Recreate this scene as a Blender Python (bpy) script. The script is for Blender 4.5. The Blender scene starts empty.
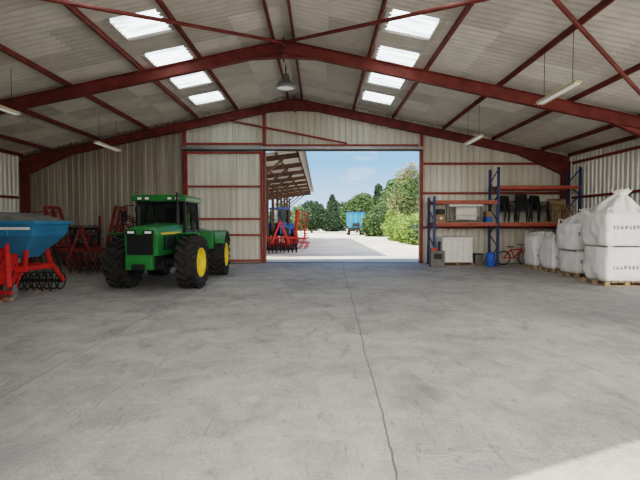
import bpy, math, random
from mathutils import Matrix, Vector, noise
random.seed(7)
R=math.radians
def lin(c):
    c=c/255.0
    return c/12.92 if c<=0.04045 else ((c+0.055)/1.055)**2.4
def rgb(*c): return tuple(lin(x) for x in c)+(1.0,)

# ---------------- materials ----------------
def mat(name,col,rough=0.7,metal=0.0,var=0.15,scale=6.0,bump=0.0,bscale=40.0,stretch=(1,1,1),col2=None,spec=0.3):
    m=bpy.data.materials.new(name); m.use_nodes=True
    nt=m.node_tree; n=nt.nodes; l=nt.links
    p=n['Principled BSDF']; p.inputs['Roughness'].default_value=rough; p.inputs['Metallic'].default_value=metal
    p.inputs['Specular IOR Level'].default_value=spec
    tc=n.new('ShaderNodeTexCoord'); mp=n.new('ShaderNodeMapping'); mp.inputs['Scale'].default_value=stretch
    l.new(tc.outputs['Object'],mp.inputs['Vector'])
    nz=n.new('ShaderNodeTexNoise'); nz.inputs['Scale'].default_value=scale; nz.inputs['Detail'].default_value=6
    l.new(mp.outputs['Vector'],nz.inputs['Vector'])
    cr=n.new('ShaderNodeValToRGB'); cr.color_ramp.elements[0].position=0.35; cr.color_ramp.elements[1].position=0.68
    c=rgb(*col)
    if col2 is None:
        a=tuple(x*(1-var) for x in c[:3])+(1,); b=tuple(min(1,x*(1+var)) for x in c[:3])+(1,)
    else: a=rgb(*col2); b=c
    cr.color_ramp.elements[0].color=a; cr.color_ramp.elements[1].color=b
    l.new(nz.outputs['Fac'],cr.inputs['Fac']); l.new(cr.outputs['Color'],p.inputs['Base Color'])
    if bump>0:
        nb=n.new('ShaderNodeTexNoise'); nb.inputs['Scale'].default_value=bscale; nb.inputs['Detail'].default_value=4
        l.new(tc.outputs['Object'],nb.inputs['Vector'])
        bp=n.new('ShaderNodeBump'); bp.inputs['Strength'].default_value=bump; bp.inputs['Distance'].default_value=0.02
        l.new(nb.outputs['Fac'],bp.inputs['Height']); l.new(bp.outputs['Normal'],p.inputs['Normal'])
    return m

RED=mat('red_oxide_steel',(114,56,48),0.65,0,0.25,3)
REDL=mat('red_paint_girts',(136,64,54),0.6,0,0.2,3)
CLAD=mat('cladding_cream',(212,208,194),0.42,0.1,0.1,1.2,stretch=(2,2,.25),col2=(190,185,170),spec=.5)
CLADD=mat('cladding_tan_weathered',(176,168,154),0.5,0.1,0.1,1.5,stretch=(3,3,.2),col2=(138,130,117),spec=.4)
CLADW=mat('cladding_side_white',(230,228,218),0.42,0.1,0.08,1.2,stretch=(2,2,.25),spec=.5)
ROOFM=[mat('corrugated_roof_%d'%i,c,0.7,0,0.08,2.5,stretch=(1,1,1)) for i,c in enumerate([(216,211,201),(205,200,190),(193,188,178)])]
STEEL=mat('galvanised_steel',(150,152,152),0.4,0.6,0.1,5)
LAMPC=mat('lamp_casing_aged',(190,180,148),0.5,0,0.08,5)
DARK=mat('dark_metal',(42,40,39),0.5,0.3,0.2,8)
RUBBER=mat('tyre_rubber',(50,48,46),0.9,0,0.3,8,spec=0.2)
GREEN=mat('tractor_green_paint',(36,106,50),0.35,0,0.12,4,spec=0.5)
YEL=mat('rim_yellow_paint',(222,188,44),0.45,0,0.08,5)
BLUE=mat('hopper_blue_paint',(52,122,156),0.45,0,0.15,3)
RACKB=mat('rack_blue_grey',(48,64,100),0.5,0,0.15,4)
ORNG=mat('rack_beam_orange',(164,78,60),0.5,0,0.12,4)
BRED=mat('implement_red_paint',(186,46,38),0.5,0,0.2,5)
DRED=mat('implement_old_red',(120,50,44),0.7,0,0.35,6)
WOOD=mat('pallet_wood',(160,136,106),0.85,0,0.2,8,stretch=(1,8,8))
CARD=mat('cardboard',(150,122,92),0.85,0,0.1,6)
BROWN=mat('shed_timber',(96,74,60),0.85,0,0.25,6)
BLK=mat('black_plastic',(30,31,34),0.5,0,0.2,6)
WHT=mat('white_plastic',(225,223,217),0.5,0,0.05,5)
GREY=mat('grey_cover',(110,108,104),0.8,0,0.15,6)
BLUEB=mat('barrel_blue',(40,96,180),0.45,0,0.1,6)
RUST=mat('rusty_steel',(104,70,54),0.85,0.2,0.3,9)
def leafmat(name,col,tr=0.35):
    m=bpy.data.materials.new(name); m.use_nodes=True; n=m.node_tree.nodes; l=m.node_tree.links
    p=n['Principled BSDF']; p.inputs['Roughness'].default_value=0.7
    g=n.new('ShaderNodeNewGeometry'); cr=n.new('ShaderNodeValToRGB'); c=rgb(*col)
    cr.color_ramp.elements[0].color=tuple(x*.55 for x in c[:3])+(1,); cr.color_ramp.elements[1].color=tuple(min(1,x*1.4) for x in c[:3])+(1,)
    l.new(g.outputs['Random Per Island'],cr.inputs['Fac']); l.new(cr.outputs['Color'],p.inputs['Base Color'])
    t=n.new('ShaderNodeBsdfTranslucent'); l.new(cr.outputs['Color'],t.inputs['Color'])
    mx=n.new('ShaderNodeMixShader'); mx.inputs[0].default_value=tr
    l.new(p.outputs[0],mx.inputs[1]); l.new(t.outputs[0],mx.inputs[2]); l.new(mx.outputs[0],n['Material Output'].inputs[0]); return m
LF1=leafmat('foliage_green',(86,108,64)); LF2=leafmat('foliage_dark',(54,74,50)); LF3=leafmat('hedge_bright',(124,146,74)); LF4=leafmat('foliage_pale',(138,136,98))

def glassmat():
    m=bpy.data.materials.new('cab_glass'); m.use_nodes=True; n=m.node_tree.nodes; l=m.node_tree.links
    t=n.new('ShaderNodeBsdfTransparent'); t.inputs[0].default_value=(.5,.56,.54,1)
    g=n.new('ShaderNodeBsdfGlossy'); g.inputs['Roughness'].default_value=.05; g.inputs['Color'].default_value=(.8,.85,.85,1)
    mx=n.new('ShaderNodeMixShader'); mx.inputs[0].default_value=.08
    l.new(t.outputs[0],mx.inputs[1]); l.new(g.outputs[0],mx.inputs[2]); l.new(mx.outputs[0],n['Material Output'].inputs[0]); return m
GLASS=glassmat()
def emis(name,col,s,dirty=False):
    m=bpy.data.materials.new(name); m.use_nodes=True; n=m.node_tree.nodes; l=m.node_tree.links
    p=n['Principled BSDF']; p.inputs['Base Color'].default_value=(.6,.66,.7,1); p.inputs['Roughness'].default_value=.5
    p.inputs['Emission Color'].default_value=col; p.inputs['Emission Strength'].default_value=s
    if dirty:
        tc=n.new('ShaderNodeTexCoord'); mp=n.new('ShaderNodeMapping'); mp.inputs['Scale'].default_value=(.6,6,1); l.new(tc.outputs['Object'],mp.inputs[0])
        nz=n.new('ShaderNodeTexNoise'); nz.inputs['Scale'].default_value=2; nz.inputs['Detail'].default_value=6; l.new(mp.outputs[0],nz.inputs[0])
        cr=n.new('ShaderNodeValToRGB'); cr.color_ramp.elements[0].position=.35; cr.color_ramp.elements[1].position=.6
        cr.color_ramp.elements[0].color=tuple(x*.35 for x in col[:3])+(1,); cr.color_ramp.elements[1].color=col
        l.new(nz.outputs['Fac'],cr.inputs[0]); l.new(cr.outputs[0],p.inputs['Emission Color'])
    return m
SKYL=emis('emissive_skylight_sheet',(.84,.95,1,1),2.8,True)  # emission stands in for daylight passing through the skylight sheets
TUBE=emis('fluorescent_tube',(1,.95,.8,1),.15)

def bagmat():
    m=mat('woven_bag_white',(232,231,228),0.75,0,0.05,3,bump=.4,bscale=14)
    n=m.node_tree.nodes; l=m.node_tree.links; p=n['Principled BSDF']
    tc=n.new('ShaderNodeTexCoord'); s=n.new('ShaderNodeSeparateXYZ'); l.new(tc.outputs['Object'],s.inputs[0])
    def mth(op,a,b=None,v=None):
        k=n.new('ShaderNodeMath'); k.operation=op; l.new(a,k.inputs[0])
        if b is not None: l.new(b,k.inputs[1])
        if v is not None: k.inputs[1].default_value=v
        return k.outputs[0]
    z=mth('LESS_THAN',mth('ABSOLUTE',mth('SUBTRACT',s.outputs['Z'],v=.48)),v=.05)
    x=mth('LESS_THAN',mth('ABSOLUTE',s.outputs['X']),v=.38)
    xx=mth('FRACT',mth('MULTIPLY',s.outputs['X'],v=10.0)); st=mth('LESS_THAN',xx,v=.68)
    nz=n.new('ShaderNodeTexNoise'); nz.inputs['Scale'].default_value=26; l.new(tc.outputs['Object'],nz.inputs['Vector'])
    nn=mth('GREATER_THAN',nz.outputs['Fac'],v=.42)
    f=mth('MULTIPLY',mth('MULTIPLY',z,x),mth('MULTIPLY',st,nn)); f=mth('MULTIPLY',f,v=.8)
    src=p.inputs['Base Color'].links[0].from_socket
    mx=n.new('ShaderNodeMix'); mx.data_type='RGBA'; l.new(f,mx.inputs[0]); l.new(src,mx.inputs[6]); mx.inputs[7].default_value=rgb(64,66,78)
    l.new(mx.outputs[2],p.inputs['Base Color']); return m
BAG=bagmat()

# ---------------- mesh builder ----------------
class B:
    def __init__(s): s.v=[];s.f=[];s.mi=[];s.sm=[];s.mats=[];s.T=Matrix.Identity(4)
    def m(s,mt):
        if mt not in s.mats: s.mats.append(mt)
        return s.mats.index(mt)
    def add(s,vs,fs,mt,smooth=False):
        o=len(s.v); s.v+= [tuple(s.T@Vector(v)) for v in vs]
        k=s.m(mt)
        for f in fs: s.f.append(tuple(i+o for i in f)); s.mi.append(k); s.sm.append(smooth)
    def box(s,c,d,mt,M=None):
        x,y,z=[a/2 for a in d]; c=Vector(c)
        vs=[Vector((i*x,j*y,k*z)) for i in(-1,1) for j in(-1,1) for k in(-1,1)]
        vs=[c+(M@v if M else v) for v in vs]
        s.add(vs,[(0,1,3,2),(4,6,7,5),(0,4,5,1),(2,3,7,6),(0,2,6,4),(1,5,7,3)],mt)
    def bar(s,p,q,w,h,mt):
        p=Vector(p);q=Vector(q);d=q-p;L=d.length;d.normalize()
        up=Vector((0,0,1)) if abs(d.z)<.95 else Vector((0,1,0))
        a=d.cross(up).normalized(); b=a.cross(d)
        M=Matrix((a,d,b)).transposed()
        s.box((p+q)/2,(w,L,h),mt,M)
    def ibeam(s,p,q,w,h,mt,t=.02):
        p=Vector(p);q=Vector(q);d=(q-p).normalized()
        up=Vector((0,0,1)) if abs(d.z)<.95 else Vector((1,0,0))
        a=d.cross(up).normalized(); b=a.cross(d)
        M=Matrix((a,d,b)).transposed(); c=(p+q)/2;L=(q-p).length
        s.box(c,(t,L,h),mt,M); s.box(c+b*(h/2-t/2),(w,L,t*1.3),mt,M); s.box(c-b*(h/2-t/2),(w,L,t*1.3),mt,M)
    def lathe(s,prof,o,ax,mt,seg=24,smooth=True,a0=0,a1=360,closed=False):
        ax=Vector(ax).normalized(); o=Vector(o)
        up=Vector((0,0,1)) if abs(ax.z)<.9 else Vector((1,0,0))
        u=ax.cross(up).normalized(); w=ax.cross(u)
        full=(a1-a0)>=360; n=seg if full else seg+1; vs=[]
        for i in range(n):
            a=R(a0+(a1-a0)*i/seg)
            dr=u*math.cos(a)+w*math.sin(a)
            for r,t in prof: vs.append(o+dr*r+ax*t)
        k=len(prof); fs=[]
        for i in range(seg):
            j=(i+1)%n
            for e in range(k-1): fs.append((i*k+e,j*k+e,j*k+e+1,i*k+e+1))
        s.add(vs,fs,mt,smooth)
    def cyl(s,p,q,r,mt,r2=None,seg=14,cap=True):
        p=Vector(p);q=Vector(q);L=(q-p).length;r2=r if r2 is None else r2
        s.lathe([(r,0),(r2,L)],p,q-p,mt,seg)
        if cap:
            s.lathe([(0.0001,0),(r,0)],p,q-p,mt,seg,False); s.lathe([(r2,L),(0.0001,L)],p,q-p,mt,seg,False)
    def tube(s,pts,r,mt,seg=8):
        for a,b in zip(pts[:-1],pts[1:]): s.cyl(a,b,r,mt,seg=seg)
    def ring(s,c,ax,Rr,r,mt,seg=28,k=8):
        prof=[(Rr+r*math.cos(2*math.pi*i/k),r*math.sin(2*math.pi*i/k)) for i in range(k+1)]
        s.lathe(prof,c,ax,mt,seg)
    def prism(s,pts,x0,x1,mt,axis='x'):
        n=len(pts)
        f=(lambda t,a,b:(t,a,b)) if axis=='x' else ((lambda t,a,b:(a,t,b)) if axis=='y' else (lambda t,a,b:(a,b,t)))
        vs=[f(x0,a,b) for a,b in pts]+[f(x1,a,b) for a,b in pts]
        fs=[tuple(range(n)),tuple(range(2*n-1,n-1,-1))]+[(i,(i+1)%n,(i+1)%n+n,i+n) for i in range(n)]
        s.add(vs,fs,mt)
    def done(s,name,loc=(0,0,0),rotz=0,parent=None,bevel=0):
        me=bpy.data.meshes.new(name); me.from_pydata(s.v,[],s.f)
        for mt in s.mats: me.materials.append(mt)
        me.polygons.foreach_set('material_index',s.mi); me.polygons.foreach_set('use_smooth',s.sm); me.update()
        o=bpy.data.objects.new(name,me); bpy.context.collection.objects.link(o)
        o.location=loc; o.rotation_euler=(0,0,rotz)
        if parent: o.parent=parent
        if bevel:
            import bmesh
            bm=bmesh.new(); bm.from_mesh(me); bmesh.ops.recalc_face_normals(bm,faces=bm.faces); bm.to_mesh(me); bm.free()
            md=o.modifiers.new('bev','BEVEL'); md.width=bevel; md.segments=2; md.limit_method='ANGLE'; md.angle_limit=R(40)
        return o
def empty(name,loc=(0,0,0),rotz=0):
    o=bpy.data.objects.new(name,None); bpy.context.collection.objects.link(o); o.location=loc; o.rotation_euler=(0,0,rotz); return o
def Rx(a): return Matrix.Rotation(R(a),4,'X')
def Ry(a): return Matrix.Rotation(R(a),4,'Y')
def Rz(a): return Matrix.Rotation(R(a),4,'Z')
def Tr(*v): return Matrix.Translation(v)

# ---------------- building ----------------
RX=-1.0; HW=11.25; XL=RX-HW; XR=RX+HW; YB=19.0; YF=1.4; SL=0.212; ZR=6.85
def roofz(x): return ZR-SL*abs(x-RX)

def concrete():
    m=bpy.data.materials.new('concrete_floor_material'); m.use_nodes=True; n=m.node_tree.nodes; l=m.node_tree.links
    p=n['Principled BSDF']; p.inputs['Roughness'].default_value=.75; p.inputs['Specular IOR Level'].default_value=.25
    tc=n.new('ShaderNodeTexCoord')
    def nz(sc,det=6,dist=0,stretch=None,rot=.5):
        k=n.new('ShaderNodeTexNoise'); k.inputs['Scale'].default_value=sc; k.inputs['Detail'].default_value=det; k.inputs['Distortion'].default_value=dist
        k.inputs['Roughness'].default_value=.68
        if stretch:
            mp=n.new('ShaderNodeMapping'); mp.inputs['Scale'].default_value=stretch; mp.inputs['Rotation'].default_value=(0,0,rot); l.new(tc.outputs['Object'],mp.inputs[0]); l.new(mp.outputs[0],k.inputs[0])
        else: l.new(tc.outputs['Object'],k.inputs[0])
        return k.outputs['Fac']
    def ramp(f,a,b,c0,c1):
        r=n.new('ShaderNodeValToRGB'); r.color_ramp.elements[0].position=a; r.color_ramp.elements[1].position=b
        r.color_ramp.elements[0].color=c0; r.color_ramp.elements[1].color=c1; l.new(f,r.inputs[0]); return r.outputs[0]
    def mix(mode,a,b,f=1.0):
        k=n.new('ShaderNodeMix'); k.data_type='RGBA'; k.blend_type=mode
        if isinstance(f,float): k.inputs[0].default_value=f
        else: l.new(f,k.inputs[0])
        l.new(a,k.inputs[6])
        if isinstance(b,tuple): k.inputs[7].default_value=b
        else: l.new(b,k.inputs[7])
        return k.outputs[2]
    def mth(op,a,b=None,v=None):
        k=n.new('ShaderNodeMath'); k.operation=op; l.new(a,k.inputs[0])
        if b is not None: l.new(b,k.inputs[1])
        if v is not None: k.inputs[1].default_value=v
        return k.outputs[0]
    base=ramp(nz(.45,8,.4),.35,.68,rgb(158,154,149),rgb(190,185,177))
    c=mix('MULTIPLY',base,ramp(nz(1.8,14,1.0),.34,.62,(.78,.78,.79,1),(1.06,1.06,1.05,1)))
    c=mix('MULTIPLY',c,ramp(nz(45,5),.3,.7,(.78,.78,.78,1),(1.14,1.14,1.14,1)))
    c=mix('MULTIPLY',c,ramp(nz(1.1,14,2.5,(1,.35,1)),.54,.66,(1,1,1,1),(.76,.765,.775,1)))
    c=mix('MULTIPLY',c,ramp(nz(5,14,4,(1,.25,1),-.9),.57,.66,(1,1,1,1),(.72,.72,.735,1)))
    c=mix('MULTIPLY',c,ramp(nz(7,14,3,(.4,1.6,1),.9),.60,.66,(1,1,1,1),(.74,.74,.75,1)))
    c=mix('SCREEN',c,ramp(nz(4.0,14,3,(.5,2,1)),.58,.72,(0,0,0,1),(.20,.197,.187,1)))
    c=mix('SCREEN',c,ramp(nz(12.0,12,2,(.3,2.5,1),.2),.62,.72,(0,0,0,1),(.16,.16,.152,1)))
    s=n.new('ShaderNodeSeparateXYZ'); l.new(tc.outputs['Object'],s.inputs[0])
    wob=mth('MULTIPLY',mth('SUBTRACT',nz(.5,9),v=.5),v=.16)
    x=mth('ADD',s.outputs['X'],wob)
    jx=mth('ABSOLUTE',mth('SUBTRACT',mth('SUBTRACT',x,mth('MULTIPLY',s.outputs['Y'],v=.026)),v=.42))
    c=mix('MIX',c,rgb(88,86,84),mth('MULTIPLY',mth('LESS_THAN',jx,v=.007),v=.8))
    j2=mth('ABSOLUTE',mth('ADD',x,v=2.95)); c=mix('MIX',c,rgb(110,108,106),mth('MULTIPLY',mth('LESS_THAN',j2,v=.01),v=.55))
    j3=mth('ABSOLUTE',mth('SUBTRACT',x,v=5.3)); c=mix('MIX',c,rgb(110,108,106),mth('MULTIPLY',mth('LESS_THAN',j3,v=.01),v=.5))
    lft=mth('LESS_THAN',x,v=-2.95); c=mix('MULTIPLY',c,(.91,.91,.92,1),mth('MULTIPLY',lft,v=1.0))
    l.new(c,p.inputs['Base Color'])
    bp=n.new('ShaderNodeBump'); bp.inputs['Strength'].default_value=.45; bp.inputs['Distance'].default_value=.02; l.new(nz(22,12),bp.inputs['Height']); l.new(bp.outputs[0],p.inputs['Normal'])
    return m
b=B(); b.box((-1,7.6,-.15),(23.4,23.6,.3),concrete()); b.done('floor')
GRAV=mat('gravel_yard',(232,222,204),.95,0,.1,.35,bump=.5,bscale=30,col2=(204,192,172))
b=B(); b.add([(-300,-150,-.06),(300,-150,-.06),(300,400,-.06),(-300,400,-.06)],[(0,1,2,3)],GRAV); b.done('ground')

def sheet(name,a0,a1,pos,z0,zt,mt,axis='x',depth=.04,pitch=.25):
    b=B(); offs=[(0,0),(.11,0),(.135,depth),(.225,depth)]
    A=[];a=a0
    while a<a1:
        for o,d in offs:
            if a+o<a1: A.append((a+o,d))
        a+=pitch
    A.append((a1,0)); vs=[];fs=[]
    for q,d in A:
        zz=zt(q) if callable(zt) else zt
        if axis=='x': vs+=[(q,pos+d,z0),(q,pos+d,zz)]
        else: vs+=[(pos+d,q,z0),(pos+d,q,zz)]
    for i in range(len(A)-1): fs.append((2*i,2*i+2,2*i+3,2*i+1))
    b.add(vs,fs,mt); return b
DX0,DX1,DZ=-2.2,4.05,4.56
b=sheet('',XL,-5.45,YB,0,roofz,CLADD)
b2=sheet('',-5.45,DX0,YB,0,roofz,CLAD); b3=sheet('',DX0,DX1,YB,DZ,roofz,CLAD); b4=sheet('',DX1,XR,YB,0,roofz,CLAD)
for q,mt in((b2,CLAD),(b3,CLAD),(b4,CLAD)): b.add(q.v,q.f,mt)
b.done('wall_back')
b=sheet('',YF,YB,XL,0,roofz(XL)-.02,CLADW,'y'); b.done('wall_left')
b=sheet('',11.5,YB,XR,0,roofz(XR)-.02,CLADW,'y'); b.done('wall_right')
b=sheet('',XL,-2.0,YF,0,roofz,CLADD); q=sheet('',9.0,XR,YF,0,roofz,CLADD); b.add(q.v,q.f,CLADD); b.done('wall_front')

# roof
cols=[0,1.25,2.5,3.72,5.0,6.2,7.45,8.7,9.95,11.6]
b=B()
y0=10.3
for side in(-1,1):
    for ci in range(len(cols)-1):
        for k in range(-9,9):
            ya=y0+1.03*k; yb=ya+1.03
            if yb>19.6: continue
            c0,c1=cols[ci],cols[ci+1]
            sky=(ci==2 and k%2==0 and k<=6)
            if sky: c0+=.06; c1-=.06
            N=36; vs=[];fs=[]
            for i in range(N+1):
                t=i/N; y=ya+(yb-ya)*t+ (.02 if i==N else 0)
                h=.036*math.cos(2*math.pi*5*t)+.004*t
                for c,e in((c0-.04,.010),(c1+.04,0)):
                    vs.append((RX+side*c,y,ZR-SL*c+h-e))
            for i in range(N): fs.append((2*i,2*i+1,2*i+3,2*i+2))
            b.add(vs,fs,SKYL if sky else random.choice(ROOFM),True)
            if sky:
                for cc in(cols[ci]+.03,cols[ci+1]-.03):
                    b.box((RX+side*cc,(ya+yb)/2,ZR-SL*cc-.0),(.14,1.03,.09),ROOFM[1])
b.add([(RX-.3,1.1,ZR-.04),(RX,1.1,ZR+.09),(RX+.3,1.1,ZR-.04),(RX-.3,19.6,ZR-.04),(RX,19.6,ZR+.09),(RX+.3,19.6,ZR-.04)],[(0,1,4,3),(1,2,5,4)],ROOFM[2])
b.done('ceiling')

# purlins
b=B()
for side in(-1,1):
    for c in(.28,2.35,3.95,6.0,8.0,10.0,11.1):
        x=RX+side*c; z=ZR-SL*c-.11
        b.box((x,10.1,z),(.055,17.6,.13),RED)
b.done('roof_purlins')

# portal frames
def frame(y,name):
    b=B(); h=.32
    for side in(-1,1):
        p=Vector((RX,y,6.48)); q=Vector((RX+side*(HW-.2),y,6.48-SL*(HW-.2)))
        b.ibeam(p,q,.17,h,RED)
        cx=RX+side*(HW-.32)
        b.box((cx,y,q.z/2),(.30,.014,q.z),RED); b.box((cx-.15,y,q.z/2),(.018,.17,q.z),RED); b.box((cx+.15,y,q.z/2),(.018,.17,q.z),RED)
        b.box((cx,y,.01),(.42,.3,.02),RED)
        xi=cx-side*.15; xo=cx-side*1.9
        za=6.48-SL*abs(xi-RX)-h/2; zb=6.48-SL*abs(xo-RX)-h/2
        b.prism([(xi,za),(xi,za-.42),(xo,zb)],y-.012,y+.012,RED,'y')
        b.bar((xi,y,za-.42),(xo,y,zb),.16,.02,RED)
        b.prism([(RX,6.48-h/2),(RX,6.48-h/2-.14),(RX+side*.9,6.48-h/2-SL*.9)],y-.012,y+.012,RED,'y')
        b.bar((RX,y,6.48-h/2-.14),(RX+side*.9,y,6.48-h/2-SL*.9),.16,.02,RED)
    b.box((RX,y,6.4),(.04,.2,.62),RED)
    for dz in(-.2,-.05,.1,.22):
        for dy in(-.06,.06): b.cyl((RX-.05,y+dy,6.4+dz),(RX+.05,y+dy,6.4+dz),.015,STEEL,seg=6)
    return b.done(name)
for i,y in enumerate((18.78,12.9,6.8,1.6)): frame(y,'portal_frame' if i==0 else 'portal_frame.%03d'%i)

b=B()
def rp(x,y,dz=-.3): return (x,y,roofz(x)+dz)
for s in(-1,1):
    b.cyl(rp(RX,12.8),rp(RX+s*5.6,6.9),.045,RED,seg=8); b.cyl(rp(RX+s*10.6,12.8),rp(RX+s*3.6,6.9),.045,RED,seg=8)
b.done('roof_bracing')

# back wall steelwork, doors
b=B()
for x in(-5.5,-2.27,4.13): b.box((x,18.86,(roofz(x)-.3)/2),(.11,.14,roofz(x)-.3),REDL)
b.bar((-3.9,18.86,5.82),(1.1,18.86,4.86),.05,.07,REDL); b.box((-3.9,18.9,4.85),(3.1,.08,.08),REDL)
b.box((.9,18.9,4.78),(6.2,.08,.09),REDL)
for z in(4.05,2.85,1.45): b.box((7.0,18.93,z),(5.6,.08,.09),REDL)
b.done('wall_posts_back')
b=B()
b.box((-.7,18.84,4.66),(9.7,.12,.13),STEEL); b.box((-.7,18.78,4.58),(9.7,.03,.06),DARK); b.done('sliding_door_rail')
b=sheet('',-5.35,-2.38,18.68,.06,4.5,CLAD)
for z in(.12,1.15,1.8,3.1,4.45): b.box((-3.87,18.64,z),(3.02,.05,.08),REDL)
for x in(-5.36,-2.36): b.box((x,18.64,2.28),(.07,.06,4.45),REDL)
b.done('door_1')
b=B()
for z in(2.65,4.05,1.2): b.box((XR-.06,15.1,z),(.08,7.2,.09),REDL)
b.done('wall_girts_right')
b=B()
for z in(2.65,1.2): b.box((XL+.12,15.6,z),(.08,6.0,.09),RED)
b.done('wall_girts_left')
b=B(); b.box((.93,19.05,.004),(6.2,.3,.008),DARK); b.done('door_track_floor')

# ---------- lamps ----------
def tubefix(name,x,y0,y1,z):
    b=B(); b.box((0,0,0.03),(.11,y1-y0,.05),LAMPC); b.cyl((-.035,-(y1-y0)/2+.04,-.015),(-.035,(y1-y0)/2-.04,-.015),.018,TUBE); b.cyl((.035,-(y1-y0)/2+.04,-.015),(.035,(y1-y0)/2-.04,-.015),.018,TUBE)
    b.prism([(-.10,-.03),(-.055,.05),(.055,.05),(.10,-.03),(.05,.04),(-.05,.04)],-(y1-y0)/2,(y1-y0)/2,LAMPC,'y')
    L=roofz(x)-z-.15
    for yy in(-.45,.45): b.cyl((0,yy*(y1-y0)*.8,.05),(0,yy*(y1-y0)*.8,L),.006,DARK,seg=6)
    b.done(name,(x,(y0+y1)/2,z))
tubefix('fluorescent_light',4.93,8.9,10.5,4.3); tubefix('fluorescent_light.001',4.95,14.3,15.8,4.3)
tubefix('fluorescent_light.002',-7.42,15.4,17.2,4.3); tubefix('fluorescent_light.003',-7.45,9.9,11.5,4.3)
b=B(); b.cyl((0,0,.28),(0,0,.62),.02,DARK); b.cyl((0,0,.12),(0,0,.34),.13,GREY,r2=.1); b.lathe([(.1,.14),(.2,.1),(.3,-.02),(.33,-.14),(.31,-.14),(.27,-.02),(.1,.1)],(0,0,0),(0,0,1),STEEL,24)
b.lathe([(.001,-.1),(.29,-.1)],(0,0,0),(0,0,1),TUBE,24,False); b.done('high_bay_lamp',(RX-.12,15.3,6.15))

# ---------- wheel ----------
def wheel(b,c,r,w,out,tyre=RUBBER,rim=YEL,n=18,rimr=.57):
    c=Vector(c); o=out
    h=w/2; rr=r*rimr
    prof=[(rr,-h*.8),(rr+.05*r,-h*.95),(r*.82,-h),(r*.93,-h*.9),(r*.945,-h*.6),(r*.95,0),(r*.945,h*.6),(r*.93,h*.9),(r*.82,h),(rr+.05*r,h*.95),(rr,h*.8)]
    b.lathe(prof,c,(1,0,0),tyre,36)
    for i in range(n):
        for sd in(-1,1):
            a=360*(i+(.5 if sd>0 else 0))/n
            sv=b.T.copy()
            b.T=sv@Tr(*c)@Rx(a)@Tr(sd*w*.25,0,r*.96)@Rz(sd*38)
            b.box((0,0,0),(w*.58,.11*r,.14*r),tyre)
            b.T=sv@Tr(*c)@Rx(a+ (0))@Tr(sd*w*.47,-.16*r,r*.9)
            b.box((0,0,0),(w*.11,.12*r,.18*r),tyre)
            b.T=sv
    b.lathe([(rr,h*.8*o),(rr,h*.98*o),(rr*.95,h*.98*o),(rr*.92,h*.6*o),(rr*.84,h*.3*o),(rr*.35,h*.25*o),(rr*.33,h*.45*o),(.001,h*.47*o)],c,(1,0,0),rim,28)
    b.lathe([(rr,-h*.8*o),(rr*.94,-h*.5*o),(rr*.8,0),(.001,0)],c,(1,0,0),DARK,28)
    for i in range(8):
        a=R(45*i); b.cyl(c+Vector((h*.2*o,math.cos(a)*rr*.55,math.sin(a)*rr*.55)),c+Vector((h*.4*o,math.cos(a)*rr*.55,math.sin(a)*rr*.55)),.02,DARK,seg=6)
    b.cyl(c+Vector((h*.4*o,0,0)),c+Vector((h*.75*o,0,0)),rr*.2,rim,seg=12)
def fender(b,c,r,x0,x1,a0,a1,mt,n=10):
    vs=[]
    for i in range(n+1):
        a=R(a0+(a1-a0)*i/n)
        for x in(x0,x1):
            for rr in(r,r+.03): vs.append((x,c[1]+rr*math.cos(a),c[2]+rr*math.sin(a)))
    fs=[]
    for i in range(n):
        k=i*4; fs+=[(k,k+2,k+6,k+4),(k+1,k+5,k+7,k+3),(k,k+4,k+5,k+1),(k+2,k+3,k+7,k+6)]
    fs+=[(0,1,3,2),(n*4,n*4+2,n*4+3,n*4+1)]
    b.add(vs,fs,mt)

# ---------- green articulated tractor ----------
tr=empty('articulated_tractor',(-4.03,12.9,0))
WR=.64; FA=R(-2)
F=B()
for sx,o in((-.84,-1),(.88,1)): wheel(F,(sx,-1.3,WR),WR,.48,o)
F.done('front_wheels',(0,0,0),FA,tr)
F=B()
F.cyl((-.7,-1.3,WR),(.7,-1.3,WR),.13,DARK); F.box((0,-1.3,.66),(.5,.55,.4),DARK)
F.box((0,-1.1,.82),(.5,2.5,.26),DARK)
F.box((0,-2.36,.72),(.62,.16,.34),GREEN)
F.box((0,-2.46,.62),(.3,.06,.12),DARK)
F.box((-.45,-.7,.75),(.26,.6,.35),DARK); F.box((.45,-.7,.78),(.28,.6,.38),GREEN)
F.done('front_chassis',(0,0,0),FA,tr,.012)
F=B()
prof=[(-.38,.86),(-.40,1.38),(-.34,1.49),(-.22,1.53),(.22,1.53),(.34,1.49),(.40,1.38),(.38,.86)]
n=len(prof)
ys=[(-2.32,.93,-.03),(-2.25,1,0),(-.75,1.04,.07),(-.45,1.04,.07)]
vs=[]
for y,s,dz in ys:
    for x,z in prof: vs.append((x*s,y,.86+(z-.86)*s+ (dz if z>1 else 0)))
fs=[tuple(range(n-1,-1,-1)),tuple(range(3*n,4*n))]
for i in range(3):
    for j in range(n):
        k=(j+1)%n; fs.append((i*n+j,i*n+k,(i+1)*n+k,(i+1)*n+j))
F.add(vs,fs,GREEN)
F.box((0,-2.345,1.12),(.6,.04,.46),BLK)
for i in range(7): F.box((0,-2.372,.93+i*.062),(.56,.015,.018),DARK)
for sx in(-1,1):
    F.box((sx*.2,-2.375,1.405),(.15,.04,.05),WHT); F.box((sx*.2,-2.36,1.405),(.23,.04,.10),DARK)
    for i in range(4): F.box((sx*.412,-1.9+i*.22,1.15),(.012,.15,.34),BLK)
    F.box((sx*.414,-1.5,1.37),(.01,1.3,.045),YEL)
F.done('hood',(0,0,0),FA,tr,.012)
F=B()
x0,x1,ya,yb,zb,zt=-.66,.66,-.55,.62,1.28,2.22
F.box((0,.03,1.22),(1.4,1.25,.3),GREEN)
F.box((0,-.5,1.5),(1.2,.06,.26),GREEN)
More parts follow.
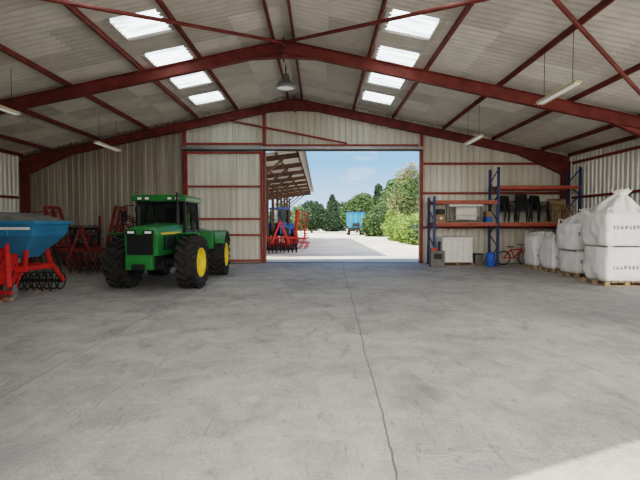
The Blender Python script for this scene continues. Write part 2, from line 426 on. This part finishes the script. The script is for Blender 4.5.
for x in(x0,x1):
    for y in(ya,yb): F.bar((x,y,zb),(x*.94,y*.93,zt),.07,.07,BLK)
    F.bar((x,.05,zb),(x*.94,.05,zt),.05,.05,BLK)
    F.bar((x,ya,1.4),(x,yb,1.4),.06,.08,BLK)
F.bar((x0,ya,1.6),(x1,ya,1.6),.05,.05,BLK)
F.prism([(-.72,2.2),(-.74,2.3),(-.64,2.37),(.64,2.37),(.74,2.3),(.72,2.2)],-.68,.74,GREEN,'y')
F.box((0,.03,2.19),(1.3,1.25,.04),BLK)
for x in(-.5,-.3,.3,.5): F.box((x,-.7,2.27),(.10,.06,.06),WHT); F.box((x,-.68,2.27),(.14,.06,.09),BLK)
F.box((0,ya+.02,1.9),(1.2,.008,.62),GLASS)
for x in(x0+.01,x1-.01): F.box((x*.97,.03,1.82),(.008,1.1,.72),GLASS)
F.box((0,yb-.03,1.85),(1.2,.008,.66),GLASS)
F.box((0,.25,1.55),(.5,.45,.14),BLK); F.box((0,.45,1.8),(.46,.12,.5),BLK); F.ring((0,-.12,1.76),(0,-.5,1),.18,.015,BLK); F.cyl((0,-.3,1.4),(0,-.12,1.76),.03,BLK)
F.cyl((.52,-.75,1.4),(.52,-.75,2.05),.055,DARK); F.cyl((.52,-.75,2.05),(.52,-.75,2.42),.035,DARK); F.cyl((-.52,-.75,1.4),(-.52,-.75,1.9),.045,DARK); F.cyl((-.52,-.75,1.9),(-.52,-.75,2.05),.08,DARK)
for s in(-1,1):
    F.tube([(s*.7,-.55,2.1),(s*.95,-.62,2.08),(s*.95,-.62,1.95)],.013,BLK); F.box((s*.95,-.63,1.8),(.16,.03,.28),BLK)
    fender(F,(0,-1.3,WR),.73,min(s*.5,s*1.16),max(s*.5,s*1.16),5,75,GREEN)
    F.box((s*.78,-.5,1.22),(.34,.6,.07),GREEN)
    F.tube([(s*.93,-.72,1.25),(s*.93,-.72,1.75),(s*.9,-.2,1.75),(s*.9,-.2,1.25)],.015,BLK)
    for i in range(3): F.box((s*.9,-.42,.45+i*.26),(.22,.3,.03),BLK)
    F.bar((s*.95,-.56,.42),(s*.95,-.56,1.2),.03,.03,BLK); F.bar((s*.95,-.28,.42),(s*.95,-.28,1.2),.03,.03,BLK)
F.done('cab',(-.2,0,0),FA,tr,.01)
F=B()
for sx,o in((-.93,-1),(.93,1)): wheel(F,(sx,1.6,WR),WR,.5,o)
F.cyl((-.7,1.6,WR),(.7,1.6,WR),.13,DARK); F.box((0,1.55,.66),(.5,.55,.4),DARK)
F.box((0,1.3,.85),(.5,1.7,.28),DARK); F.cyl((0,.3,.55),(0,.3,1.1),.14,DARK); F.box((0,.6,.8),(.35,.7,.2),DARK)
F.prism([(.75,1.0),(.75,1.42),(.85,1.47),(2.2,1.4),(2.25,1.0)],-.52,.52,GREEN,'x')
for s in(-1,1):
    fender(F,(0,1.6,WR),.73,min(s*.55,s*1.2),max(s*.55,s*1.2),30,150,GREEN)
    F.box((s*.72,.85,1.12),(.36,.4,.5),GREEN)
F.bar((-.25,2.3,.6),(-.4,2.7,.4),.06,.08,DARK); F.bar((.25,2.3,.6),(.4,2.7,.4),.06,.08,DARK); F.bar((0,2.2,1.1),(0,2.7,.9),.05,.05,DARK)
F.done('rear_unit',(0,0,0),R(3),tr,.01)

# ---------- cultivators ----------
def tine(b,x,y,z,mt,s=1.0,fl=1):
    pts=[]
    for i in range(8):
        a=R(90-i*35); pts.append((x,y+fl*(.0+.16*s*math.cos(a)),z-.16*s+.16*s*math.sin(a)))
    pts.append((x,y-fl*.02,z-.6*s))
    b.tube(pts,.016*s,mt,6); b.bar((x,y-fl*.02,z-.55*s),(x,y+fl*.05,z-.72*s),.05,.015,RUST)
def toolbar(b,w,z,mt,tm,rows=3,dy=.4,sp=.28):
    for r in range(rows):
        y=(r-(rows-1)/2)*dy; b.bar((-w/2,y,z),(w/2,y,z),.08,.08,mt)
        k=int(w/sp)
        for i in range(k): tine(b,-w/2+sp*(i+.5)+ (r%2)*sp*.4-.05,y,z,tm)
    for x in(-w/2,0,w/2): b.bar((x,-(rows-1)/2*dy,z),(x,(rows-1)/2*dy,z),.08,.07,mt)
b=B()
b.T=Tr(0,0,0); toolbar(b,1.5,.78,DRED,DRED,3)
for s in(-1,1):
    b.T=Tr(s*.85,0,.9)@Ry(s*-76)@Tr(s*.62,0,0) ; toolbar(b,1.25,.05,DRED,DRED,3)
b.T=Matrix.Identity(4)
b.bar((-.35,-.5,.5),(0,-.4,1.5),.07,.07,DRED); b.bar((.35,-.5,.5),(0,-.4,1.5),.07,.07,DRED); b.bar((0,-.4,1.5),(0,.5,.85),.06,.06,DRED)
b.cyl((-.7,.75,.25),(.7,.75,.25),.04,DARK)
for i in range(10): b.ring((-.65+i*.145,.75,.25),(1,0,0),.23,.018,DARK,16,6)
b.bar((-.7,.4,.78),(-.7,.75,.25),.05,.05,DRED); b.bar((.7,.4,.78),(.7,.75,.25),.05,.05,DRED)
b.done('folded_cultivator',(-7.45,14.8,.0))
b=B(); toolbar(b,2.0,.75,DRED,RUST,2,.5,.22)
b.T=Tr(0,.35,1.1)@Rx(80); toolbar(b,1.9,.1,DARK,DARK,3,.3,.2); b.T=Matrix.Identity(4)
for x in(-.95,.95): b.bar((x,.3,.7),(x,.35,1.9),.07,.07,DRED)
b.done('tine_harrow',(-9.3,17.2,.0))
b=B(); toolbar(b,1.6,.75,DRED,DARK,2,.4,.25); b.bar((0,-.3,.75),(0,-.3,1.5),.08,.08,DRED); b.bar((-.5,-.2,.75),(0,-.3,1.45),.05,.05,BRED); b.bar((.5,-.2,.75),(0,-.3,1.45),.05,.05,BRED)
b.done('tine_harrow.001',(-6.5,17.4,.0))

# ---------- blue hopper seeder w red frame ----------
b=B()
def frust(b,x0,x1,y0,y1,zt,u0,u1,w0,w1,zb,mt):
    vs=[(x0,y0,zt),(x1,y0,zt),(x1,y1,zt),(x0,y1,zt),(u0,w0,zb),(u1,w0,zb),(u1,w1,zb),(u0,w1,zb)]
    b.add(vs,[(0,1,2,3),(7,6,5,4),(0,4,5,1),(1,5,6,2),(2,6,7,3),(3,7,4,0)],mt)
frust(b,-1.35,1.2,-.65,.65,1.62,-1.27,1.12,-.62,.62,1.34,BLUE)
frust(b,-1.27,1.12,-.62,.62,1.34,-.9,.7,-.25,.25,.85,BLUE)
for y in(-.66,.66): b.box((-.07,y,1.63),(2.62,.05,.07),BLUE)
for x in(-1.36,1.21): b.box((x,0,1.63),(.05,1.36,.07),BLUE)
for x in(-.8,-.1,.6): b.bar((x,-.665,1.6),(x,-.63,1.34),.04,.03,BLUE)
b.prism([(-1.3,1.66),(-1.1,1.8),(.3,1.86),(.8,1.78),(1.17,1.66)],-.6,.6,GREY,'y')
b.box((-.07,-.665,1.5),(2.4,.012,.05),WHT)
b.bar((-1.1,-.45,.62),(.9,-.45,.62),.1,.12,BRED); b.bar((-1.1,.45,.62),(.9,.45,.62),.1,.12,BRED)
for x in(-1.0,-.1,.85):
    b.bar((x,-.45,.62),(x*.95,-.3,1.2),.07,.07,BRED); b.bar((x,.45,.62),(x*.95,.3,1.2),.07,.07,BRED); b.bar((x,-.45,.62),(x,.45,.62),.08,.08,BRED)
b.prism([(-.55,.25),(-1.05,.38),(-.68,1.0),(-.3,1.12),(-.3,.45)],-.9,.42,BRED,'x')
b.prism([(-.55,.25),(-1.0,.38),(-.6,.95),(-.35,.95),(-.3,.45)],.55,.62,BRED,'x')
b.bar((.5,-.5,1.15),(.95,-1.05,.3),.08,.08,BRED); b.bar((-.2,-.6,1.05),(-.2,-1.35,.3),.1,.1,BRED)
b.bar((.3,-.4,.85),(.3,-1.35,.16),.05,.05,DARK); b.bar((-.9,-1.05,.2),(1.0,-1.05,.2),.08,.08,BRED)
for i in range(8): b.bar((-.85+i*.25,-1.05,.2),(-.85+i*.25,-1.28,.09),.04,.04,DRED)
for i in range(10):
    x=-1.0+i*.2; b.lathe([(.001,0),(.15,.02),(.16,.02),(.001,.03)],(x,-.72,.17),(1,.25,0),STEEL,18); b.bar((x,-.45,.6),(x,-.72,.17),.025,.04,BRED)
    tine(b,x,.45,.62,DARK,.85)
b.cyl((-1.05,.85,.22),(.9,.85,.22),.04,DARK)
for i in range(12): b.ring((-1.0+i*.165,.85,.22),(1,0,0),.2,.018,DARK,16,6)
for x in(-1.05,.9): b.bar((x,.45,.62),(x,.85,.22),.05,.08,BRED)
for i in range(6): b.tube([(-.7+i*.25,-.3,.88),(-.75+i*.28,-.5,.6),(-.8+i*.28,-.6,.3)],.018,BLK,6)
for yy in(-.85,-1.2): b.box((-.1,yy,.04),(1.9,.12,.08),WOOD)
b.done('seed_drill',(-7.2,10.45,.0),R(-3),bevel=.006)

# ---------- rack ----------
b=B()
def upright(x,h):
    for y in(17.62,18.5): b.box((x,y,h/2),(.09,.07,h),RACKB); b.box((x,y,.01),(.14,.12,.02),RACKB)
    z=.2;k=0
    while z+.5<h:
        b.bar((x,17.62 if k%2 else 18.5,z),(x,18.5 if k%2 else 17.62,z+.5),.03,.03,RACKB); z+=.5;k+=1
upright(4.35,2.65); upright(6.78,3.75); upright(9.88,3.75)
def beams(x0,x1,z,deck=True):
    for y in(17.6,18.52): b.box(((x0+x1)/2,y,z),(x1-x0,.05,.12),ORNG)
    if deck:
        for i in range(6): b.box(((x0+x1)/2,17.7+i*.145,z+.07),(x1-x0-.02,.12,.025),WOOD)
beams(4.4,6.73,2.42); beams(4.4,6.73,1.58); beams(6.83,9.83,2.98); beams(6.83,9.83,1.58)
b.done('pallet_rack')

def chair(b,mt,z=0):
    for sx in(-1,1):
        b.bar((sx*.2,-.2,z+.42),(sx*.25,-.27,z),.05,.03,mt); b.bar((sx*.2,.2,z+.42),(sx*.24,.28,z),.05,.03,mt)
        b.bar((sx*.2,.22,z+.42),(sx*.2,.32,z+.86),.05,.03,mt)
        b.tube([(sx*.24,-.2,z+.42),(sx*.27,-.2,z+.63),(sx*.27,.0,z+.65),(sx*.23,.27,z+.64)],.018,mt,6)
    b.box((0,0,z+.43),(.44,.44,.025),mt)
    for i in range(5): b.bar((-.16+i*.08,.235,z+.46),(-.16+i*.08,.32,z+.84),.05,.015,mt)
    b.bar((-.2,.325,z+.86),(.2,.325,z+.86),.03,.07,mt)
for i,(x,mt,k,rz) in enumerate(((7.3,BLK,3,8),(7.92,BLK,4,-6),(8.54,BLK,3,14))):
    b=B()
    for j in range(k): b.T=Tr(0,-.015*j,.075*j); chair(b,mt)
    b.done('stacked_garden_chairs' if i==0 else 'stacked_garden_chairs.%03d'%i,(x,18.06,1.668),R(rz))
b=B()
for j in range(4): b.T=Tr(j*.1,0,0)@Ry(4); chair(b,WOOD)
b.done('folded_wooden_chairs',(9.16,18.05,1.69),R(0))
b=B(); b.box((0,0,.7),(1.35,.6,.04),WHT); b.box((0,-.28,.64),(1.3,.03,.08),WHT)
for x in(-.6,.6):
    for y in(-.24,.24): b.bar((x,y,.68),(x,y,0),.04,.04,GREY)
    b.bar((x,-.24,.15),(x,.24,.15),.03,.03,GREY)
b.box((.1,.05,.3),(.9,.3,.03),WHT); b.box((0,.0,.02),(1.1,.5,.04),GREY)
b.T=Tr(0,.15,.02); b.box((.15,0,.33),(.8,.06,.5),WHT); b.done('white_table',(5.6,18.05,1.668))
b=B(); b.box((0,0,.14),(.36,.4,.28),CARD); b.box((0,-.003,.285),(.38,.42,.02),CARD); b.box((.02,0,.4),(.28,.34,.2),DARK); b.box((0,-.205,.15),(.1,.004,.1),WHT); b.done('cardboard_boxes',(4.66,18.0,1.668))
b=B(); b.box((0,0,.1),(.22,.4,.2),BLUEB); b.box((0,0,.3),(.2,.36,.18),CARD); b.box((0,0,.4),(.22,.38,.02),CARD); b.done('cardboard_boxes.001',(6.52,18.0,1.668))
def pallet(b,w,d,mt=WOOD):
    for i in range(3):
        y=(i-1)*(d-.1)/2; b.box((0,y,.012),(w,.1,.022),mt)
        for x in(-1,0,1): b.box((x*(w-.12)/2,y,.06),(.12,.1,.075),mt)
    n=7
    for i in range(n): b.box((-w/2+w*(i+.5)/n,0,.108),(w/n*.75,d,.022),mt)
b=B(); pallet(b,1.25,.95)
b.box((0,0,.6),(1.15,.88,.93),WHT)
for i in range(5): b.box((-.46+i*.23,-.45,.6),(.04,.03,.85),WHT)
b.box((0,0,1.07),(1.2,.93,.05),WHT); b.box((0,0,.16),(1.18,.91,.06),WHT); b.done('white_bulk_bin',(5.25,18.05,0),bevel=.015)
b=B(); b.lathe([(.001,0),(.15,0),(.165,.05),(.17,.25),(.175,.26),(.17,.28),(.165,.48),(.14,.52),(.001,.52)],(0,0,0),(0,0,1),BLUEB,20); b.cyl((.05,0,.52),(.05,0,.55),.03,BLK)
b.done('blue_barrel',(6.4,17.3,0))
b=B(); b.box((0,0,.2),(.3,.3,.4),GREY); b.box((0,0,.42),(.33,.33,.04),DARK); b.done('storage_box',(6.2,18.1,0))
b=B()
for i in range(3):
    for s in(-1,1): b.box((0,s*.19,.14+i*.3),(.56,.02,.24),DARK); b.box((s*.28,0,.14+i*.3),(.02,.38,.24),DARK)
    b.box((0,0,.03+i*.3),(.56,.38,.02),DARK); b.box((0,0,.275+i*.3),(.6,.42,.02),DARK if i<2 else GREY)
b.done('stacked_crates',(9.2,18.05,0))
b=B()
for x in(-.42,.42):
    b.ring((x,0,.28),(0,1,0),.26,.02,BLK,24,6)
    b.ring((x,0,.28),(0,1,0),.235,.008,STEEL,24,6)
    for i in range(8):
        a=R(45*i); b.cyl((x,0,.28),(x+.24*math.cos(a),0,.28+.24*math.sin(a)),.002,STEEL,seg=4,cap=False)
b.tube([(-.42,0,.28),(-.12,0,.6),(.3,0,.62),(.0,0,.28),(-.12,0,.6)],.024,BRED); b.tube([(-.42,0,.28),(0,0,.28)],.018,BRED); b.tube([(.42,0,.28),(.3,0,.62),(.27,0,.78)],.02,BRED)
b.cyl((.27,-.22,.79),(.27,.22,.79),.014,BLK); b.tube([(-.12,0,.6),(-.15,0,.7)],.014,STEEL); b.box((-.16,0,.71),(.22,.12,.04),BLK); b.ring((0,-.03,.28),(0,1,0),.08,.008,STEEL,16,4)
b.done('childs_bicycle',(7.55,17.95,0),R(4))
b=B(); b.box((0,0,.3),(.5,.35,.6),GREY); b.cyl((.1,0,.6),(.1,0,.95),.05,DARK); b.box((0,-.18,.4),(.3,.02,.2),DARK); b.box((-.1,0,.65),(.2,.25,.1),BRED); b.done('air_compressor',(4.35,17.2,0))

# ---------- big bags ----------
def bigbag(name,x,y,z,w,d,h,top=0.0,seed=0,pal=True):
    b=B(); N=16; idx={}; vs=[]; fs=[]
    zo=.125 if pal else 0
    if pal: pallet(b,w*1.02,d*1.02)
    def vert(i,j,k):
        key=(i,j,k)
        if key in idx: return idx[key]
        p=Vector((2*i/N-1,2*j/N-1,2*k/N-1))
        q=Vector((p.x*math.sqrt(max(0,1-abs(p.y)**4*.14-abs(p.z)**4*.10)),p.y*math.sqrt(max(0,1-abs(p.x)**4*.14-abs(p.z)**4*.10)),p.z*math.sqrt(max(0,1-p.x*p.x*.05-p.y*p.y*.05))))
        bul=1+.03*(1-p.z*p.z)
        P=Vector((q.x*w/2*bul,q.y*d/2*bul,(q.z*.5+.5)*h+zo))
        nn=noise.noise(Vector((P.x*3+seed*7,P.y*3,P.z*3)))*.045+noise.noise(Vector((P.x*9+seed,P.y*9,P.z*4)))*.034
        dr=Vector((q.x,q.y,q.z*.3)).normalized() if q.length>0 else Vector((0,0,1))
        P+=dr*nn
        if k==0: P.z=zo
        P.z=max(P.z,zo)
        idx[key]=len(vs); vs.append(P); return idx[key]
    for a in range(N):
        for c in range(N):
            fs+=[(vert(a,c,0),vert(a,c+1,0),vert(a+1,c+1,0),vert(a+1,c,0)),(vert(a,c,N),vert(a+1,c,N),vert(a+1,c+1,N),vert(a,c+1,N)),
                 (vert(a,0,c),vert(a+1,0,c),vert(a+1,0,c+1),vert(a,0,c+1)),(vert(a,N,c),vert(a,N,c+1),vert(a+1,N,c+1),vert(a+1,N,c)),
                 (vert(0,a,c),vert(0,a,c+1),vert(0,a+1,c+1),vert(0,a+1,c)),(vert(N,a,c),vert(N,a+1,c),vert(N,a+1,c+1),vert(N,a,c+1))]
    b.add(vs,fs,BAG,True)
    if top>0:
        M=44; rings=[(.92,-.1),(.86,.03),(.76,.2),(.64,.4),(.5,.58),(.3,.74),(.2,.82),(.3,.9),(.42,1.0)]
        vs=[];fs=[]
        for ri,(rr,t) in enumerate(rings):
            for i in range(M):
                a=2*math.pi*i/M; c,s=math.cos(a),math.sin(a)
                k=1/max(abs(c),abs(s))**(.75*(1-t) if t<1 else 0)
                f=1+.10*math.sin(a*5+seed)*(t>.1)+.25*noise.noise(Vector((c*3+seed,s*3,t*3)))*(t>.1)+.07*math.sin(a*13+seed*2)*(t>.1)
                vs.append((rr*w/2*k*c*f+.16*t,rr*d/2*k*s*f,zo+h*.985+top*t+.09*noise.noise(Vector((c*2.5,s*2.5,seed+t)))*(t>.1)))
        for ri in range(len(rings)-1):
            for i in range(M): fs.append((ri*M+i,ri*M+(i+1)%M,(ri+1)*M+(i+1)%M,(ri+1)*M+i))
        b.add(vs,fs,BAG,True)
    for sx in(-1,1):
        for sy in(-1,1):
            X=sx*w*.43;Y=sy*d*.43;Z=zo+h*.93
            hh=.17 if (top>0 or not pal) else .07
            b.tube([(X*1.04,Y*1.04,Z-.35*h),(X*1.02,Y*1.02,Z),(X*.95,Y,Z+hh),(X*.78,Y*.98,Z+hh*1.05),(X*.62,Y,Z+.03)],.02,WHT,6)
    return b.done(name,(x,y,z))
bigbag('bulk_bag',8.06,16.75,0,1.0,.92,1.08,.12,1)
bigbag('bulk_bag.001',8.1,15.56,0,1.0,.92,1.0,.14,2)
bigbag('bulk_bag.002',8.1,14.2,0,1.05,1.05,.66,0,3)
bigbag('bulk_bag.003',8.03,14.2,.82,1.1,1.05,.8,.42,4,False)
bigbag('bulk_bag.004',7.88,12.35,0,1.13,1.1,.88,0,5)
bigbag('bulk_bag.005',7.86,12.35,1.03,1.15,1.12,.86,.62,6,False)
bigbag('bulk_bag.006',9.25,14.6,0,1.0,1.0,1.0,.2,8)
bigbag('bulk_bag.007',9.1,12.0,0,1.05,1.1,.9,0,9)
bigbag('bulk_bag.008',9.1,12.0,1.05,1.05,1.1,.8,.5,10,False)

# ---------- outside ----------
b=B()
for i in range(9):
    y=22.6+i*3.6
    b.bar((-1.0,y,4.95),(-8.5,y,4.0),.14,.24,BROWN); b.box((-3.4,y,2.2),(.2,.2,4.5),BROWN); b.bar((-3.4,y,3.4),(-1.8,y,4.75),.1,.1,BROWN)
for i in range(8):
    x=-1.1-i*1.0; z=5.02-(-1.0-x)*.127+.1; b.box((x,37,z),(.09,29.5,.12),BROWN)
b.add([(-.7,22.0,5.2),(-.7,52,5.2),(-8.8,52,4.17),(-8.8,22,4.17)],[(0,1,2,3)],ROOFM[2])
b.add([(-8.7,22.0,0),(-8.7,52,0),(-8.7,52,4.1),(-8.7,22,4.1)],[(0,1,2,3)],BROWN); b.box((-.72,37,5.12),(.05,30,.2),GREY)
b.done('lean_to_shed')
b=B(); toolbar(b,1.9,.85,BRED,BRED,3,.5,.25)
for s in(-1,1): b.T=Tr(s*.95,0,.9)@Ry(s*-85)@Tr(s*.75,0,0); toolbar(b,1.5,.05,BRED,BRED,3,.4,.3)
b.T=Matrix.Identity(4)
b.cyl((-.95,.9,.3),(.95,.9,.3),.25,DARK); b.bar((-.5,-.6,.5),(0,-.5,1.8),.1,.1,BRED); b.bar((.5,-.6,.5),(0,-.5,1.8),.1,.1,BRED)
b.cyl((-.95,-.75,.28),(.95,-.75,.28),.05,DARK)
for i in range(9): b.ring((-.9+i*.22,-.75,.28),(1,0,0),.24,.03,DARK,14,6)
b.done('red_cultivator',(-2.3,26.3,0-.03),R(10))
b=B(); toolbar(b,1.6,.7,BRED,BRED,3,.4,.25); b.bar((0,-.3,.7),(0,-.3,1.4),.1,.1,BRED); b.done('red_harrow',(-1.3,30.5,-.03),R(80))
b=B(); TB=mat('tractor_blue_paint',(38,78,150),.4,0,.1,4)
for s in(-1,1): wheel(b,(s*.85,1.2,.8),.8,.45,s,rim=WHT,n=14); wheel(b,(s*.78,-1.1,.55),.55,.35,s,rim=WHT,n=14)
b.box((0,-.6,.95),(.5,2.2,.4),DARK); b.prism([(-1.7,.95),(-1.65,1.5),(-.1,1.75),(.2,1.75),(.2,.95)],-.38,.38,TB,'x'); b.box((0,-1.7,1.2),(.55,.03,.4),BLK)
b.box((0,.8,1.2),(1.1,1.3,.5),TB)
for x in(-.62,.62):
    for y in(.1,1.5): b.bar((x,y,1.4),(x*.92,y,2.75),.07,.07,BLK)
    fender(b,(0,1.2,.8),.88,min(x*.9,x*1.7),max(x*.9,x*1.7),30,150,TB)
b.box((0,.8,2.82),(1.3,1.7,.14),TB); b.box((0,.1,2.1),(1.15,.01,1.2),GLASS); b.box((0,1.5,2.1),(1.15,.01,1.2),GLASS); b.box((0,.9,1.7),(.5,.5,.5),BLK); b.cyl((.5,-.1,1.6),(.5,-.1,2.7),.05,DARK)
b.done('blue_tractor',(-2.9,34.6,-.05),R(15))
b=B()
for s in(-1,1):
    for y in(-1.2,1.2): wheel(b,(s*1.0,y,.65),.65,.4,s,rim=WHT,n=12)
b.box((0,0,.95),(1.8,4.6,.3),DARK); frust(b,-1.25,1.25,-2.3,2.3,3.3,-1.1,1.1,-2.1,2.1,1.1,BLUE)
for x in(-.8,0,.8): b.box((x,-2.26,2.2),(.06,.08,2.2),STEEL)
b.box((0,-2.35,3.3),(2.6,.08,.12),BLUEB); b.bar((0,-2.3,.9),(0,-3.8,.6),.12,.12,DARK); b.box((0,-2.5,1.5),(1.0,.1,.5),DARK)
b.done('blue_farm_trailer',(5.3,70,-.05))

def foliage(name,blobs,loc,n,ls,mt,trunk=None,sparse=False,inner=True,mt2=None):
    b=B()
    if trunk:
        h,r=trunk; b.cyl((0,0,0),(0,0,h),r,BROWN,r2=r*.4)
        for i in range(7):
            a=i*2.4; z=h*(.35+.09*i); b.cyl((0,0,z),(math.cos(a)*h*.22,math.sin(a)*h*.22,z+h*.2),r*.35,BROWN,r2=r*.1,seg=6)
    tot=sum(q[3]*q[5] for q in blobs)
    for (cx,cy,cz,rx,ry,rz) in blobs:
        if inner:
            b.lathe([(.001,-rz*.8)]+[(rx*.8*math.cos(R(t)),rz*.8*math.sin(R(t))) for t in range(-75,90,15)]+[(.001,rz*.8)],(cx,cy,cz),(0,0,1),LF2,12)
        k=int(n*rx*rz/tot)
        vs=[];fs=[]
        for i in range(k):
            d=Vector((random.gauss(0,1),random.gauss(0,1),random.gauss(0,1))).normalized()
            rr=(random.uniform(.3,1.08) if sparse else random.uniform(.78,1.1))
            rr*=1+.18*noise.noise(d*2.5+Vector((cx,cy,cz)))
            c=Vector((cx+d.x*rx*rr,cy+d.y*ry*rr,max(.05,cz+d.z*rz*rr)))
            u=Vector((random.gauss(0,1),random.gauss(0,1),random.gauss(0,1))).normalized(); v=u.orthogonal().normalized(); s=ls*random.uniform(.6,1.3)
            o=len(vs); vs+=[c-u*s,c-v*s*.6,c+u*s,c+v*s*.6]; fs.append((o,o+1,o+2,o+3))
        b.add(vs,fs,mt2 if mt2 and random.random()<.4 else mt)
    return b.done(name,loc)
hb=[(0,i*1.7,1.1+.15*math.sin(i*2),1.35,1.4,1.2) for i in range(8)]
foliage('garden_hedge',hb,(7.9,36,-.05),10000,.12,LF3,inner=True)
foliage('round_bush',[(0,0,2.0,1.9,1.7,2.2),(1.6,.5,1.7,1.6,1.5,1.9),(-.9,1,1.4,1.5,1.4,1.6)],(7.9,60,-.05),7000,.16,LF1)
foliage('round_bush.001',[(0,0,2.2,2.0,1.7,2.5),(1.8,0,2.0,1.8,1.6,2.3)],(9.9,54.5,-.05),7500,.16,LF3,mt2=LF1)
foliage('roadside_tree',[(0,0,4.6,1.9,1.7,2.2),(.8,.3,6.0,1.6,1.3,1.5),(-.9,0,4.2,1.4,1.2,1.5),(1.4,0,3.6,1.6,1.4,1.6),(-.3,.2,6.8,1.1,.9,1.1),(.5,0,7.6,.9,.7,.9),(1.6,0,6.8,1.1,.9,1.0)],(9.6,51,-.05),6500,.13,LF4,trunk=(6.2,.14),sparse=True,inner=False,mt2=LF1)
tb=[]
for i in range(26):
    x=-30+i*3.0+random.uniform(-.8,.8); h=random.uniform(3.6,6.0)
    tb.append((x,random.uniform(-2,2),h*.55,2.5,2.0,h*.62))
foliage('tree_line',tb,(8,108,0),20000,.3,LF1,mt2=LF2)
foliage('conifer_tree',[(0,0,1.5,2.4,2.2,1.6),(0,0,3.4,2.1,1.9,2.0),(0,0,5.8,1.5,1.3,2.0),(0,0,8.2,.8,.7,1.6)],(12.0,95,-.05),6000,.25,LF2,trunk=(7,.2))
foliage('conifer_tree.001',[(0,0,1.5,2.2,2.2,1.6),(0,0,3.2,1.7,1.7,1.8),(0,0,5.2,1.1,1.1,1.6),(0,0,6.6,.6,.6,1.2)],(2.6,98,-.05),4000,.25,LF2,trunk=(6,.2))
foliage('broadleaf_tree',[(0,0,4.0,2.4,2.2,2.6),(1.1,0,5.4,1.8,1.8,1.9),(-1.2,0,3.6,1.8,1.8,2.0)],(6.9,86,-.05),6000,.25,LF1,trunk=(4,.25))
foliage('broadleaf_tree.001',[(0,0,3.2,2.6,2.4,2.4),(-1.5,0,2.8,2.0,2,1.8),(1.6,0,2.6,1.8,1.8,1.8)],(-1.5,84,-.05),5500,.25,LF1,trunk=(3,.25),mt2=LF2)
foliage('broadleaf_tree.002',[(0,0,5.0,2.9,2.6,3.8),(-1.6,0,4.0,2.3,2,3.0),(2,0,5.6,2.4,2,2.6),(-.6,0,7.2,1.8,1.6,1.8)],(13.2,76,-.05),8000,.25,LF1,trunk=(4,.25))

# ---------- light ----------
w=bpy.data.worlds.new('sky_world'); bpy.context.scene.world=w; w.use_nodes=True; n=w.node_tree.nodes; l=w.node_tree.links
bg=n['Background']; tc=n.new('ShaderNodeTexCoord'); s=n.new('ShaderNodeSeparateXYZ'); l.new(tc.outputs['Generated'],s.inputs[0])
cr=n.new('ShaderNodeValToRGB'); e=cr.color_ramp.elements; e[0].position=0; e[0].color=(.66,.82,.97,1); e[1].position=.6; e[1].color=(.12,.30,.70,1)
k=e.new(.13); k.color=(.26,.50,.90,1)
l.new(s.outputs['Z'],cr.inputs[0])
nz=n.new('ShaderNodeTexNoise'); nz.inputs['Scale'].default_value=5; nz.inputs['Detail'].default_value=7; mp=n.new('ShaderNodeMapping'); mp.inputs['Scale'].default_value=(1,1,4); l.new(tc.outputs['Generated'],mp.inputs[0]); l.new(mp.outputs[0],nz.inputs[0])
c2=n.new('ShaderNodeValToRGB'); c2.color_ramp.elements[0].position=.54; c2.color_ramp.elements[1].position=.8; l.new(nz.outputs['Fac'],c2.inputs[0])
mx=n.new('ShaderNodeMix'); mx.data_type='RGBA'; l.new(c2.outputs[0],mx.inputs[0]); l.new(cr.outputs[0],mx.inputs[6]); mx.inputs[7].default_value=(.9,.94,1,1)
a=n.new('ShaderNodeMath'); a.operation='MULTIPLY'; a.inputs[1].default_value=-1; l.new(s.outputs['Y'],a.inputs[0])
a2=n.new('ShaderNodeMath'); a2.operation='MAXIMUM'; a2.inputs[1].default_value=0; l.new(a.outputs[0],a2.inputs[0])
a4=n.new('ShaderNodeMath'); a4.operation='MULTIPLY'; a4.inputs[1].default_value=1.6; a4.use_clamp=True; l.new(a2.outputs[0],a4.inputs[0])
m2=n.new('ShaderNodeMix'); m2.data_type='RGBA'; l.new(a4.outputs[0],m2.inputs[0]); l.new(mx.outputs[2],m2.inputs[6]); m2.inputs[7].default_value=(1,.955,.90,1)
l.new(m2.outputs[2],bg.inputs['Color'])
a3=n.new('ShaderNodeMath'); a3.operation='MULTIPLY_ADD'; a3.inputs[1].default_value=2.7; a3.inputs[2].default_value=.9; l.new(a2.outputs[0],a3.inputs[0])
l.new(a3.outputs[0],bg.inputs['Strength'])
sd=bpy.data.lights.new('sun','SUN'); sd.energy=4.8; sd.angle=R(.6); sd.color=(1,.95,.86); so=bpy.data.objects.new('sun',sd); bpy.context.collection.objects.link(so)
el=R(49); dv=Vector((.91*math.cos(el),.41*math.cos(el),-math.sin(el))); so.rotation_euler=dv.to_track_quat('-Z','Y').to_euler(); so.location=(-10,-10,20)

cam=bpy.data.cameras.new('camera'); co=bpy.data.objects.new('camera',cam); bpy.context.collection.objects.link(co)
cam.sensor_width=36; cam.lens=26.0; co.location=(0,0,1.6); co.rotation_euler=(R(88),0,0); cam.clip_end=1000
sc=bpy.context.scene; sc.camera=co
sc.view_settings.view_transform='Filmic'; sc.view_settings.look='Medium High Contrast'; sc.view_settings.exposure=0.72
